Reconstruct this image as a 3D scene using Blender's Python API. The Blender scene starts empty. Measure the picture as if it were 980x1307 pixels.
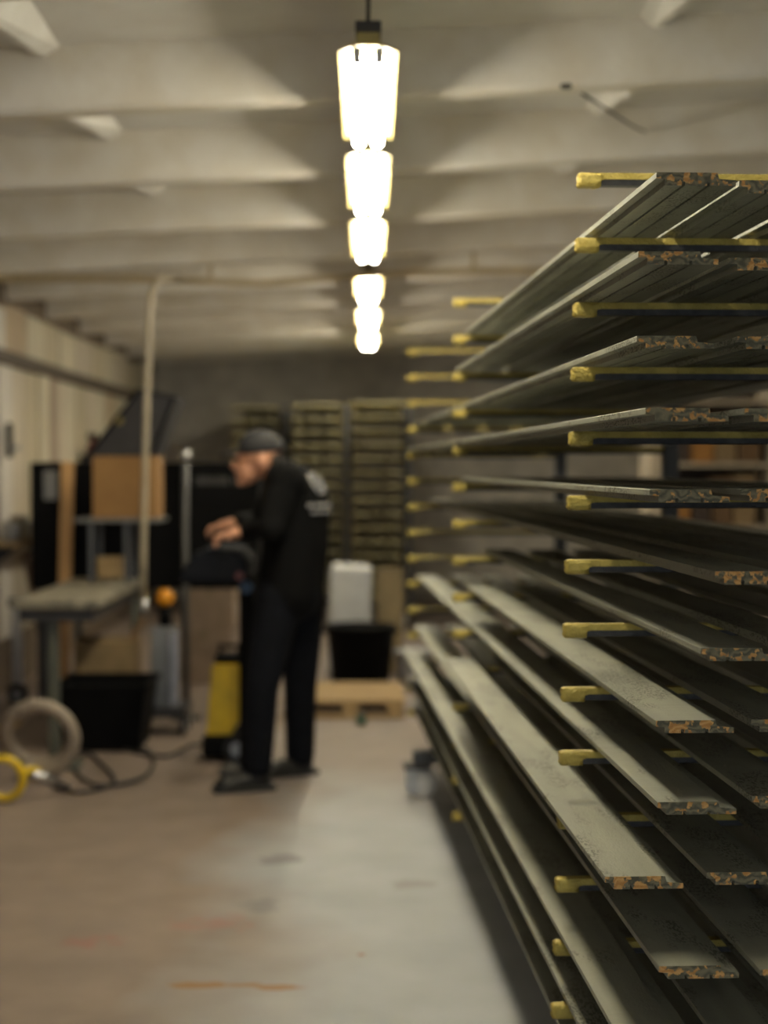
import bpy, bmesh, math, random
from mathutils import Vector, Matrix, Euler
random.seed(7)
R = math.radians
SC = bpy.context.scene
COL = SC.collection

# ------------------------------------------------------------------ camera, world, exposure
F = 2000.0                      # focal length in pixels of a 980 x 1307 frame
CAMZ = 1.45
PITCH = math.atan(57.5 / F)
YAW = 0.010
cam = bpy.data.cameras.new('camera')
cam_ob = bpy.data.objects.new('camera', cam)
COL.objects.link(cam_ob)
cam.sensor_fit = 'HORIZONTAL'
cam.sensor_width = 36.0
cam.lens = F * 36.0 / 980.0
cam_ob.location = (0, 0, CAMZ)
cam_ob.rotation_euler = (math.pi / 2 - PITCH, 0, -YAW)
cam.clip_start = 0.05
cam.dof.use_dof = True
cam.dof.focus_distance = 2.58
cam.dof.aperture_fstop = 3.0
cam.dof.aperture_blades = 0
SC.camera = cam_ob

w = bpy.data.worlds.new('world'); SC.world = w
w.use_nodes = True
w.node_tree.nodes['Background'].inputs[0].default_value = (0.80, 0.90, 1.0, 1)
w.node_tree.nodes['Background'].inputs[1].default_value = 1.45
SC.view_settings.view_transform = 'Standard'
SC.view_settings.look = 'None'
SC.view_settings.gamma = 1.0
SC.view_settings.exposure = 0.52
TUBE_STRENGTH = 50.0
TUBE_COLOR = (1.0, 0.92, 0.72)

CAMR = Euler(cam_ob.rotation_euler).to_matrix()
def P(px, py, depth):
    d = CAMR @ Vector(((px - 490.0) / F, (653.5 - py) / F, -1.0))
    return Vector((0, 0, CAMZ)) + d * (depth / d.y)

# ------------------------------------------------------------------ materials
MATS = {}
def mat(name, color, rough=0.6, metal=0.0, var=0.25, scale=8.0, bump=0.15, color2=None,
        thr=None, stretch=(1, 1, 1), emit=None, spec=0.5, rand=0.0):
    if name in MATS: return MATS[name]
    m = bpy.data.materials.new(name); m.use_nodes = True
    nt = m.node_tree; N = nt.nodes; L = nt.links
    b = N['Principled BSDF']
    b.inputs['Roughness'].default_value = rough
    b.inputs['Metallic'].default_value = metal
    b.inputs['Specular IOR Level'].default_value = spec
    tc = N.new('ShaderNodeTexCoord'); mp = N.new('ShaderNodeMapping')
    mp.inputs['Scale'].default_value = stretch
    oi = N.new('ShaderNodeObjectInfo')
    add = N.new('ShaderNodeVectorMath'); add.operation = 'ADD'
    mul = N.new('ShaderNodeVectorMath'); mul.operation = 'SCALE'
    comb = N.new('ShaderNodeCombineXYZ')
    for i in range(3): L.new(oi.outputs['Random'], comb.inputs[i])
    L.new(comb.outputs[0], mul.inputs[0]); mul.inputs['Scale'].default_value = 37.0
    L.new(tc.outputs['Object'], mp.inputs['Vector'])
    L.new(mp.outputs[0], add.inputs[0]); L.new(mul.outputs[0], add.inputs[1])
    n1 = N.new('ShaderNodeTexNoise'); n1.inputs['Scale'].default_value = scale
    n1.inputs['Detail'].default_value = 6
    L.new(add.outputs[0], n1.inputs['Vector'])
    mix = N.new('ShaderNodeMix'); mix.data_type = 'RGBA'
    c2 = color2 if color2 else tuple(c * (1 - var) for c in color)
    mix.inputs['A'].default_value = (*color, 1)
    mix.inputs['B'].default_value = (*c2, 1)
    rmp = N.new('ShaderNodeMapRange')
    lo, hi = thr if thr else (0.35, 0.65)
    rmp.inputs['From Min'].default_value = lo; rmp.inputs['From Max'].default_value = hi
    L.new(n1.outputs['Fac'], rmp.inputs['Value'])
    L.new(rmp.outputs[0], mix.inputs['Factor'])
    L.new(mix.outputs['Result'], b.inputs['Base Color'])
    if bump:
        n2 = N.new('ShaderNodeTexNoise'); n2.inputs['Scale'].default_value = scale * 5
        n2.inputs['Detail'].default_value = 4
        L.new(add.outputs[0], n2.inputs['Vector'])
        bp = N.new('ShaderNodeBump'); bp.inputs['Strength'].default_value = bump
        bp.inputs['Distance'].default_value = 0.01
        L.new(n2.outputs['Fac'], bp.inputs['Height']); L.new(bp.outputs[0], b.inputs['Normal'])
    if emit:
        b.inputs['Emission Color'].default_value = (*emit[0], 1)
        b.inputs['Emission Strength'].default_value = emit[1]
    MATS[name] = m
    return m

def board_material():
    """dark olive-grey paint, long brush streaks, knots that show through and fine speckle"""
    m = mat('board_paint', (0.285, 0.290, 0.235), 0.5, scale=2.2, bump=0, stretch=(9, 0.6, 9),
            color2=(0.215, 0.220, 0.180), spec=0.4)
    nt = m.node_tree; N = nt.nodes; L = nt.links
    b = N['Principled BSDF']
    add = [n for n in N if n.type == 'VECT_MATH' and n.operation == 'ADD'][0]
    mixn = [n for n in N if n.type == 'MIX'][0]
    tc = [n for n in N if n.type == 'TEX_COORD'][0]
    mul = [n for n in N if n.type == 'VECT_MATH' and n.operation == 'SCALE'][0]
    a2 = N.new('ShaderNodeVectorMath'); a2.operation = 'ADD'
    L.new(tc.outputs['Object'], a2.inputs[0]); L.new(mul.outputs[0], a2.inputs[1])
    # raised grain speckle in clumps
    sp = N.new('ShaderNodeTexNoise'); sp.inputs['Scale'].default_value = 260; sp.inputs['Detail'].default_value = 3
    mp = N.new('ShaderNodeMapping'); mp.inputs['Scale'].default_value = (1, 0.35, 1)
    L.new(a2.outputs[0], mp.inputs[0]); L.new(mp.outputs[0], sp.inputs['Vector'])
    cl = N.new('ShaderNodeTexNoise'); cl.inputs['Scale'].default_value = 9; cl.inputs['Detail'].default_value = 3
    mp2 = N.new('ShaderNodeMapping'); mp2.inputs['Scale'].default_value = (1.4, 0.5, 1)
    L.new(a2.outputs[0], mp2.inputs[0]); L.new(mp2.outputs[0], cl.inputs['Vector'])
    r1 = N.new('ShaderNodeMapRange'); r1.inputs['From Min'].default_value = 0.50; r1.inputs['From Max'].default_value = 0.56
    r2 = N.new('ShaderNodeMapRange'); r2.inputs['From Min'].default_value = 0.50; r2.inputs['From Max'].default_value = 0.60
    L.new(sp.outputs['Fac'], r1.inputs['Value']); L.new(cl.outputs['Fac'], r2.inputs['Value'])
    mm = N.new('ShaderNodeMath'); mm.operation = 'MULTIPLY'
    L.new(r1.outputs[0], mm.inputs[0]); L.new(r2.outputs[0], mm.inputs[1])
    m7 = N.new('ShaderNodeMath'); m7.operation = 'MULTIPLY'; m7.inputs[1].default_value = 0.9
    L.new(mm.outputs[0], m7.inputs[0])
    mx = N.new('ShaderNodeMix'); mx.data_type = 'RGBA'
    mx.inputs['B'].default_value = (0.075, 0.075, 0.06, 1)
    L.new(mixn.outputs['Result'], mx.inputs['A']); L.new(m7.outputs[0], mx.inputs['Factor'])
    L.new(mx.outputs['Result'], b.inputs['Base Color'])
    # cross ripples + grain relief
    wv = N.new('ShaderNodeTexNoise'); wv.inputs['Scale'].default_value = 14; wv.inputs['Detail'].default_value = 5
    mp3 = N.new('ShaderNodeMapping'); mp3.inputs['Scale'].default_value = (0.5, 1.6, 1)
    L.new(a2.outputs[0], mp3.inputs[0]); L.new(mp3.outputs[0], wv.inputs['Vector'])
    s1 = N.new('ShaderNodeMath'); s1.operation = 'MULTIPLY_ADD'; s1.inputs[1].default_value = 0.25
    L.new(sp.outputs['Fac'], s1.inputs[0]); L.new(wv.outputs['Fac'], s1.inputs[2])
    bp = N.new('ShaderNodeBump'); bp.inputs['Strength'].default_value = 0.4; bp.inputs['Distance'].default_value = 0.006
    L.new(s1.outputs[0], bp.inputs['Height']); L.new(bp.outputs[0], b.inputs['Normal'])
    return m

def board_end_material():
    """sawn end: dark grey-green paint over growth rings, with raw orange wood where it is chipped"""
    m = bpy.data.materials.new('board_end'); m.use_nodes = True
    nt = m.node_tree; N = nt.nodes; L = nt.links; b = N['Principled BSDF']
    b.inputs['Roughness'].default_value = 0.75
    tc = N.new('ShaderNodeTexCoord'); oi = N.new('ShaderNodeObjectInfo')
    cb = N.new('ShaderNodeCombineXYZ')
    for i in range(3): L.new(oi.outputs['Random'], cb.inputs[i])
    sc = N.new('ShaderNodeVectorMath'); sc.operation = 'SCALE'; sc.inputs['Scale'].default_value = 53
    L.new(cb.outputs[0], sc.inputs[0])
    ad = N.new('ShaderNodeVectorMath'); ad.operation = 'ADD'
    L.new(tc.outputs['Object'], ad.inputs[0]); L.new(sc.outputs[0], ad.inputs[1])
    ns = N.new('ShaderNodeTexNoise'); ns.inputs['Scale'].default_value = 75; ns.inputs['Detail'].default_value = 7
    L.new(ad.outputs[0], ns.inputs['Vector'])
    mr = N.new('ShaderNodeMapRange'); mr.inputs['From Min'].default_value = 0.54; mr.inputs['From Max'].default_value = 0.57
    L.new(ns.outputs['Fac'], mr.inputs['Value'])
    wv = N.new('ShaderNodeTexWave'); wv.wave_type = 'RINGS'; wv.inputs['Scale'].default_value = 34
    wv.inputs['Distortion'].default_value = 14; wv.inputs['Detail'].default_value = 2
    L.new(ad.outputs[0], wv.inputs['Vector'])
    g = N.new('ShaderNodeMix'); g.data_type = 'RGBA'
    g.inputs['A'].default_value = (0.10, 0.095, 0.062, 1); g.inputs['B'].default_value = (0.23, 0.205, 0.125, 1)
    L.new(wv.outputs['Fac'], g.inputs['Factor'])
    o = N.new('ShaderNodeMix'); o.data_type = 'RGBA'
    o.inputs['A'].default_value = (0.72, 0.42, 0.15, 1); o.inputs['B'].default_value = (0.55, 0.26, 0.07, 1)
    L.new(wv.outputs['Fac'], o.inputs['Factor'])
    mx = N.new('ShaderNodeMix'); mx.data_type = 'RGBA'
    L.new(mr.outputs[0], mx.inputs['Factor']); L.new(g.outputs['Result'], mx.inputs['A']); L.new(o.outputs['Result'], mx.inputs['B'])
    L.new(mx.outputs['Result'], b.inputs['Base Color'])
    n3 = N.new('ShaderNodeTexNoise'); n3.inputs['Scale'].default_value = 500
    L.new(tc.outputs['Object'], n3.inputs['Vector'])
    bp = N.new('ShaderNodeBump'); bp.inputs['Strength'].default_value = 0.6; bp.inputs['Distance'].default_value = 0.004
    L.new(n3.outputs['Fac'], bp.inputs['Height']); L.new(bp.outputs[0], b.inputs['Normal'])
    return m

def floor_material():
    m = bpy.data.materials.new('floor_concrete'); m.use_nodes = True
    nt = m.node_tree; N = nt.nodes; L = nt.links; b = N['Principled BSDF']
    b.inputs['Roughness'].default_value = 0.6
    b.inputs['Specular IOR Level'].default_value = 0.35
    tc = N.new('ShaderNodeTexCoord')
    def noise(s, d=5, st=(1, 1, 1)):
        mp = N.new('ShaderNodeMapping'); mp.inputs['Scale'].default_value = st
        n = N.new('ShaderNodeTexNoise'); n.inputs['Scale'].default_value = s; n.inputs['Detail'].default_value = d
        L.new(tc.outputs['Object'], mp.inputs[0]); L.new(mp.outputs[0], n.inputs['Vector']); return n.outputs['Fac']
    def rng(v, a, c):
        r = N.new('ShaderNodeMapRange'); r.inputs['From Min'].default_value = a; r.inputs['From Max'].default_value = c
        L.new(v, r.inputs['Value']); return r.outputs[0]
    def mixc(f, a, c):
        x = N.new('ShaderNodeMix'); x.data_type = 'RGBA'; L.new(f, x.inputs['Factor'])
        for k, v in (('A', a), ('B', c)):
            if isinstance(v, tuple): x.inputs[k].default_value = (*v, 1)
            else: L.new(v, x.inputs[k])
        return x.outputs['Result']
    def math_(op, a, c):
        q = N.new('ShaderNodeMath'); q.operation = op
        for i, v in enumerate((a, c)):
            if isinstance(v, (int, float)): q.inputs[i].default_value = v
            else: L.new(v, q.inputs[i])
        return q.outputs[0]
    sx = N.new('ShaderNodeSeparateXYZ'); L.new(tc.outputs['Object'], sx.inputs[0])
    base = mixc(rng(noise(3.0, 8), 0.3, 0.7), (0.39, 0.41, 0.44), (0.31, 0.33, 0.35))
    # brown sawdust and oil ground into the left half of the slab
    wob = math_('MULTIPLY_ADD', noise(1.2, 6), 1.0)
    N_ = wob.node; N_.inputs[2].default_value = -0.5
    xs = math_('ADD', sx.outputs['X'], wob)
    brown = rng(xs, -0.10, -0.62)
    far = rng(math_('ADD', sx.outputs['Y'], wob), 6.4, 7.6)
    brown = math_('MAXIMUM', brown, math_('MULTIPLY', far, 0.85))
    base = mixc(math_('MULTIPLY', brown, 0.9), base, mixc(rng(noise(5, 8), .3, .7), (0.26, 0.19, 0.15), (0.19, 0.14, 0.11)))
    def blot(cx, cy, rx, ry, col, th, sc=9.0, inp=base, st=0.9):
        dx = math_('DIVIDE', math_('SUBTRACT', sx.outputs['X'], cx), rx)
        dy = math_('DIVIDE', math_('SUBTRACT', sx.outputs['Y'], cy), ry)
        d = math_('ADD', math_('MULTIPLY', dx, dx), math_('MULTIPLY', dy, dy))
        v = math_('SUBTRACT', math_('ADD', 1.0, math_('MULTIPLY', math_('SUBTRACT', noise(sc), 0.5), 3.0)), d)
        return mixc(math_('MULTIPLY', rng(v, th, th + 0.5), st), inp, col)
    base = blot(-0.43, 4.35, 0.16, 0.035, (0.27, 0.14, 0.05), 0.25, inp=base)
    base = blot(-0.24, 4.33, 0.10, 0.035, (0.27, 0.14, 0.05), 0.25, inp=base)
    base = blot(-0.02, 4.62, 0.02, 0.02, (0.27, 0.14, 0.05), 0.25, inp=base)
    base = blot(-0.33, 5.78, 0.09, 0.10, (0.15, 0.15, 0.155), 0.1, inp=base, st=0.7)
    base = blot(-0.35, 5.15, 0.09, 0.10, (0.16, 0.16, 0.165), 0.1, inp=base, st=0.6)
    base = blot(0.16, 5.4, 0.10, 0.12, (0.2, 0.18, 0.16), 0.3, inp=base, st=0.5)
    base = blot(-0.50, 4.95, 0.22, 0.14, (0.33, 0.15, 0.13), 0.55, 14, inp=base, st=0.5)
    base = blot(-0.85, 4.75, 0.16, 0.10, (0.33, 0.12, 0.10), 0.6, 18, inp=base, st=0.5)
    L.new(base, b.inputs['Base Color'])
    bp = N.new('ShaderNodeBump'); bp.inputs['Strength'].default_value = 0.15; bp.inputs['Distance'].default_value = 0.01
    L.new(noise(30, 6), bp.inputs['Height']); L.new(bp.outputs[0], b.inputs['Normal'])
    return m

M_BOARD = board_material(); M_END = board_end_material(); M_FLOOR = floor_material()
M_TAPE = mat('yellow_tape', (0.57, 0.455, 0.11), 0.5, scale=40, bump=0.5, color2=(0.45, 0.35, 0.075))
M_STEEL_BLACK = mat('black_steel', (0.022, 0.022, 0.025), 0.35, scale=60, bump=0.3, color2=(0.05, 0.05, 0.05))
M_POST = mat('rack_steel', (0.045, 0.048, 0.055), 0.45, scale=12, bump=0.1)
M_CEIL = mat('ceiling_paint', (0.74, 0.725, 0.69), 0.7, scale=5, bump=0.25, color2=(0.68, 0.655, 0.61))
M_BEAM = mat('beam_paint', (0.76, 0.73, 0.67), 0.65, scale=6, bump=0.3, color2=(0.68, 0.63, 0.54))
M_WALL = mat('wall_plaster', (0.66, 0.62, 0.55), 0.8, scale=4, bump=0.2)
M_SILVER = mat('bright_steel', (0.55, 0.56, 0.58), 0.3, 1.0, scale=20, bump=0.05)
M_BLACK = mat('black_plastic', (0.006, 0.006, 0.0065), 0.7, scale=10, bump=0.1, spec=0.08)
M_DARK = mat('dark_grey_sheet', (0.035, 0.033, 0.036), 0.55, scale=10, bump=0.1)
M_CARD = mat('cardboard', (0.30, 0.165, 0.06), 0.85, scale=6, bump=0.1, color2=(0.26, 0.14, 0.05))
M_WOOD = mat('raw_timber', (0.42, 0.30, 0.15), 0.7, scale=6, bump=0.2, stretch=(1, 8, 8), color2=(0.34, 0.22, 0.10))
M_WHITE = mat('white_plastic', (0.55, 0.57, 0.60), 0.5, scale=5, bump=0.1)
M_YELLOW = mat('yellow_plastic', (0.80, 0.55, 0.015), 0.4, scale=8, bump=0.05)
M_RUBBER = mat('rubber', (0.02, 0.02, 0.02), 0.7, scale=30, bump=0.2)

# ------------------------------------------------------------------ mesh helpers
class MB:
    def __init__(self): self.bm = bmesh.new()
    def box(self, c, s, rot=None, bev=0.0):
        r = bmesh.ops.create_cube(self.bm, size=1.0)
        vs = r['verts']
        bmesh.ops.scale(self.bm, vec=s, verts=vs)
        if bev:
            es = list({e for v in vs for e in v.link_edges})
            q = bmesh.ops.bevel(self.bm, geom=es, offset=bev, segments=2, affect='EDGES', profile=0.5)
            vs = list({v for f in q['faces'] for v in f.verts} | {v for v in vs if v.is_valid})
        if rot: bmesh.ops.rotate(self.bm, cent=(0, 0, 0), matrix=Euler(rot).to_matrix(), verts=vs)
        bmesh.ops.translate(self.bm, vec=c, verts=vs)
        return self
    def b2(self, x0, x1, y0, y1, z0, z1, bev=0.0):
        return self.box(((x0 + x1) / 2, (y0 + y1) / 2, (z0 + z1) / 2), (x1 - x0, y1 - y0, z1 - z0), None, bev)
    def cyl(self, p0, p1, r0, r1=None, seg=16):
        return self.tube([p0, p1], [r0, r0 if r1 is None else r1], seg)
    def tube(self, pts, rad, seg=10, closed=False, caps=True):
        pts = [Vector(p) for p in pts]; n = len(pts)
        rad = rad if isinstance(rad, (list, tuple)) else [rad] * n
        rings = []; up = None
        for i, p in enumerate(pts):
            a = pts[(i - 1) % n] if (closed or i > 0) else p
            c = pts[(i + 1) % n] if (closed or i < n - 1) else p
            t = (c - a).normalized()
            if up is None:
                up = Vector((0, 0, 1)) if abs(t.z) < 0.9 else Vector((1, 0, 0))
            u = (up - t * up.dot(t))
            if u.length < 1e-5: u = t.orthogonal()
            u.normalize(); v = t.cross(u); up = u
            rings.append([self.bm.verts.new(p + (u * math.cos(2 * math.pi * k / seg) + v * math.sin(2 * math.pi * k / seg)) * rad[i]) for k in range(seg)])
        for i in range(n if closed else n - 1):
            A = rings[i]; B = rings[(i + 1) % n]
            for k in range(seg):
                self.bm.faces.new((A[k], A[(k + 1) % seg], B[(k + 1) % seg], B[k])).smooth = True
        if caps and not closed:
            self.bm.faces.new(rings[0][::-1]); self.bm.faces.new(rings[-1])
        return self
    def lathe(self, prof, c=(0, 0, 0), seg=24):
        rings = []
        for r, z in prof:
            rings.append([self.bm.verts.new((c[0] + r * math.cos(2 * math.pi * k / seg), c[1] + r * math.sin(2 * math.pi * k / seg), c[2] + z)) for k in range(seg)])
        for A, B in zip(rings[:-1], rings[1:]):
            for k in range(seg):
                self.bm.faces.new((A[k], A[(k + 1) % seg], B[(k + 1) % seg], B[k])).smooth = True
        if prof[0][0] > 1e-4: self.bm.faces.new(rings[0][::-1])
        if prof[-1][0] > 1e-4: self.bm.faces.new(rings[-1])
        return self
    def ell(self, c, s, rot=None, seg=16):
        r = bmesh.ops.create_uvsphere(self.bm, u_segments=seg, v_segments=max(6, seg // 2 + 2), radius=1.0)
        vs = r['verts']
        bmesh.ops.scale(self.bm, vec=s, verts=vs)
        if rot: bmesh.ops.rotate(self.bm, cent=(0, 0, 0), matrix=Euler(rot).to_matrix(), verts=vs)
        bmesh.ops.translate(self.bm, vec=c, verts=vs)
        for v in vs:
            for f in v.link_faces: f.smooth = True
        return self
    def prism(self, poly, axis, a, b_):
        """poly of 2-D points extruded along axis ('x': poly=(y,z); 'y': poly=(x,z); 'z': poly=(x,y))"""
        def pt(q, t):
            return {'x': (t, q[0], q[1]), 'y': (q[0], t, q[1]), 'z': (q[0], q[1], t)}[axis]
        A = [self.bm.verts.new(pt(q, a)) for q in poly]; B = [self.bm.verts.new(pt(q, b_)) for q in poly]
        n = len(poly)
        for i in range(n): self.bm.faces.new((A[i], A[(i + 1) % n], B[(i + 1) % n], B[i]))
        self.bm.faces.new(A[::-1]); self.bm.faces.new(B)
        return self
    def mesh(self, name, mats):
        bmesh.ops.recalc_face_normals(self.bm, faces=self.bm.faces[:])
        me = bpy.data.meshes.new(name); self.bm.to_mesh(me); self.bm.free()
        for m in (mats if isinstance(mats, (list, tuple)) else [mats]): me.materials.append(m)
        return me
    def obj(self, name, m, parent=None, loc=None, rot=None):
        return link(name, self.mesh(name, m), parent, loc, rot)

def link(name, me, parent=None, loc=None, rot=None):
    o = bpy.data.objects.new(name, me); COL.objects.link(o)
    if parent: o.parent = parent
    if loc is not None: o.location = loc
    if rot is not None: o.rotation_euler = rot
    return o
def tag(o, label, cat, group=None):
    o['label'] = label; o['category'] = cat
    if group: o['group'] = group
    return o
def thing(name, label, cat, loc=(0, 0, 0), rotz=0.0, group=None):
    o = bpy.data.objects.new(name, None); COL.objects.link(o)
    o.location = loc; o.rotation_euler = (0, 0, rotz); o.empty_display_size = 0.1
    return tag(o, label, cat, group)
def struct(o): o['kind'] = 'structure'; return o
def copy_tree(o, parent=None):
    c = o.copy(); COL.objects.link(c); c.parent = parent
    for ch in list(o.children): copy_tree(ch, c)
    return c
def baked(mb, voxel, smooth=4, m=None, name='m'):
    """fuse overlapping shapes into one continuous surface"""
    me = mb.mesh(name, m)
    o = bpy.data.objects.new('tmp', me); COL.objects.link(o)
    r = o.modifiers.new('r', 'REMESH'); r.mode = 'VOXEL'; r.voxel_size = voxel; r.use_smooth_shade = True
    s = o.modifiers.new('s', 'SMOOTH'); s.iterations = smooth; s.factor = 0.5
    dg = bpy.context.evaluated_depsgraph_get()
    out = bpy.data.meshes.new_from_object(o.evaluated_get(dg))
    bpy.data.objects.remove(o)
    out.name = name
    out.materials.clear(); out.materials.append(m)
    for p in out.polygons: p.use_smooth = True
    return out
ORD = ['first', 'second', 'third', 'fourth', 'fifth', 'sixth', 'seventh', 'eighth', 'ninth', 'tenth',
       'eleventh', 'twelfth', 'thirteenth', 'fourteenth', 'fifteenth']

# ------------------------------------------------------------------ the hall
XL, XR, YB, YF = -2.35, 3.0, 17.3, -3.2
SLOPE = 0.05
CEIL0, BEAM0 = CAMZ + 1.40, CAMZ + 1.20
def zc(x): return CEIL0 + SLOPE * x
struct(MB().b2(XL - .2, XR + .2, YF - 9, YB + .2, -0.1, 0).obj('floor', M_FLOOR))
ceil = struct(MB().prism([(XL - .2, zc(XL - .2)), (XR + .2, zc(XR + .2)), (XR + .2, zc(XR + .2) + .12), (XL - .2, zc(XL - .2) + .12)], 'y', YF - .2, YB + .2).obj('ceiling', M_CEIL))
# cross beams: tapered sections, one after another
def beam_mesh():
    mb = MB(); d = CEIL0 - BEAM0
    sec = [(-0.055, -d + .015), (-0.04, -d), (0.04, -d), (0.055, -d + .015), (0.10, 0.0), (-0.10, 0.0)]
    A = [mb.bm.verts.new((XL, y, z + zc(XL))) for y, z in sec]; B = [mb.bm.verts.new((XR, y, z + zc(XR))) for y, z in sec]
    n = len(sec)
    for i in range(n): mb.bm.faces.new((A[i], A[(i + 1) % n], B[(i + 1) % n], B[i]))
    mb.bm.faces.new(A[::-1]); mb.bm.faces.new(B)
    return mb.mesh('beam', M_BEAM)
bm_me = beam_mesh()
BY = [5.17 + 1.28 * i for i in range(-6, 10)]
for y in BY: link('beam', bm_me, ceil, (0, y, 0))
# short triangular haunches where the lengthwise ribs meet the beams
def rib_mesh(x):
    z = zc(x); mb = MB()
    L = 1.28 - 0.16
    top = [(x - .10, z), (x + .10, z)]
    v = [mb.bm.verts.new(q) for q in ((x - .10, 0, z), (x + .10, 0, z), (x + .012, 0, z - .17), (x - .012, 0, z - .17),
                                      (x - .06, L, z), (x + .06, L, z), (x + .012, L, z - .03), (x - .012, L, z - .03))]
    for f in ((0, 1, 2, 3), (7, 6, 5, 4), (0, 3, 7, 4), (3, 2, 6, 7), (2, 1, 5, 6), (1, 0, 4, 5)):
        mb.bm.faces.new([v[i] for i in f])
    return mb.mesh('haunch', M_CEIL)
for xx in (-1.05, 0.93):
    rm = rib_mesh(xx)
    for y in BY[2:-1]: link('haunch', rm, ceil, (0, y + 0.08, 0))
struct(MB().b2(XL, XR, YB, YB + .15, 0, 3.0).obj('wall_back', M_WALL))
struct(MB().b2(XR, XR + .15, YF, YB, 0, 3.1).obj('wall_right', M_WALL))
M_FW = mat('front_wall', (0.6, 0.59, 0.57), 0.8)
wf = struct(MB().b2(XL, -1.5, YF - .15, YF, 0, 3.1).obj('wall_front', M_FW))      # unseen gateway opening behind the viewer, added to let in fill daylight
MB().b2(2.1, XR, YF - .15, YF, 0, 3.1).obj('pier', M_FW, wf)
MB().b2(-1.5, 2.1, YF - .15, YF, 2.45, 3.1).obj('lintel', M_FW, wf)
wl = struct(MB().b2(XL - .15, XL, YF, YB, 0, 2.8).obj('wall_left', mat('left_wall', (0.16, 0.12, 0.085), 0.8)))
# boarding of the left wall: pale upright planks below a dark rail, white sheets above
tones = [tuple(min(.8, 1.32 * q) for q in c_) for c_ in [(0.50, 0.48, 0.44), (0.44, 0.39, 0.31), (0.36, 0.28, 0.19), (0.53, 0.50, 0.46), (0.40, 0.35, 0.25), (0.24, 0.18, 0.13), (0.47, 0.43, 0.33)]]
pm = [mat('plank_%d' % i, t, 0.7, scale=3, bump=0.2, stretch=(4, 4, 0.7)) for i, t in enumerate(tones)]
y = 7.6; i = 0
seq = [0, 1, 3, 0, 2, 5, 3, 1, 4, 6, 5, 1, 6, 4, 1, 6, 2, 4, 6, 1, 4, 6, 2]
while y < YB - .4 and i < len(seq):
    wd = random.choice([.34, .42, .5, .38]); t = random.uniform(.015, .04)
    MB().b2(XL, XL + t, y, y + wd - .025, 0.35, 2.10, .004).obj('plank', pm[seq[i]], wl); y += wd; i += 1
y = 7.6; i = 0
while y < YB - .6:
    wd = random.choice([.55, .7, .62]); t = random.uniform(.015, .035)
    MB().b2(XL, XL + t, y, y + wd - .02, 2.2, random.uniform(2.46, 2.52), .004).obj('upper_sheet', pm[[3, 0, 3, 0, 2, 6, 4, 6, 1, 4, 6, 1, 4, 6, 1, 4, 6][i]], wl); y += wd; i += 1
MB().b2(XL, XL + .07, 7.0, YB, 2.11, 2.19, .006).obj('rail', mat('dark_rail', (0.10, 0.075, 0.055), .7), wl)

# ------------------------------------------------------------------ ceiling lights
M_TUBE = mat('lit_tube', (0.9, 0.9, 0.9), 0.4, var=0, bump=0, emit=(TUBE_COLOR, TUBE_STRENGTH))
M_TRAY = mat('cream_enamel', (0.36, 0.29, 0.09), 0.45, scale=8, bump=0.03)
def make_light():
    t = thing('ceiling_light', '', 'light')
    zb = 0.0                                                       # tube centre; origin is the near end
    MB().prism([(-.03, .05), (.03, .05), (.034, .022), (.08, .004), (.08, 0.0), (.03, .016), (-.03, .016), (-.08, 0.0), (-.08, .004), (-.034, .022)], 'y', .04, 1.17).obj('tray', M_TRAY, t)
    MB().b2(-.035, .035, .05, 1.16, .05, .085, .004).obj('housing', M_DARK, t)
    for s in (-1, 1):
        MB().cyl((s * .030, .07, -.014), (s * .030, 1.14, -.014), .0185, seg=14).obj('tube', M_TUBE, t)
        for yy in (.055, 1.155):
            MB().b2(s * .030 - .012, s * .030 + .012, yy - .012, yy + .012, -.028, .012, .003).obj('lamp_holder', M_WHITE, t)
    for yy in (.10, 1.14):
        MB().cyl((0, yy, .08), (0, yy, .30), .006, seg=8).obj('hanger', M_DARK, t)
    return t
lt0 = make_light()
LY = [-2.2, 2.24, 4.16, 5.57, 7.09, 9.15, 11.1, 13.1]  # first two hang out of frame, added to light the near board ends
lab = {2: 'fluorescent ceiling light above the open floor, largest of the lit row', 3: 'second lit fluorescent light along the ceiling row, before the man',
       4: 'third lit fluorescent light along the ceiling row, just before the tan pipe', 5: 'fourth fluorescent ceiling light, first one past the tan pipe',
       6: 'fifth fluorescent ceiling light, last but one before the back wall', 7: 'last fluorescent ceiling light of the row, closest to the back wall'}
for i, yy in enumerate(LY):
    o = lt0 if i == 0 else copy_tree(lt0)
    o.location = (0.0, yy, CAMZ + 1.105)
    tag(o, lab.get(i, ['fluorescent ceiling light hung before the lit row, over the doorway end', 'fluorescent ceiling light hung over the free board ends of the rack'][i % 2]), 'light', 'row of fluorescent ceiling lights')

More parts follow.
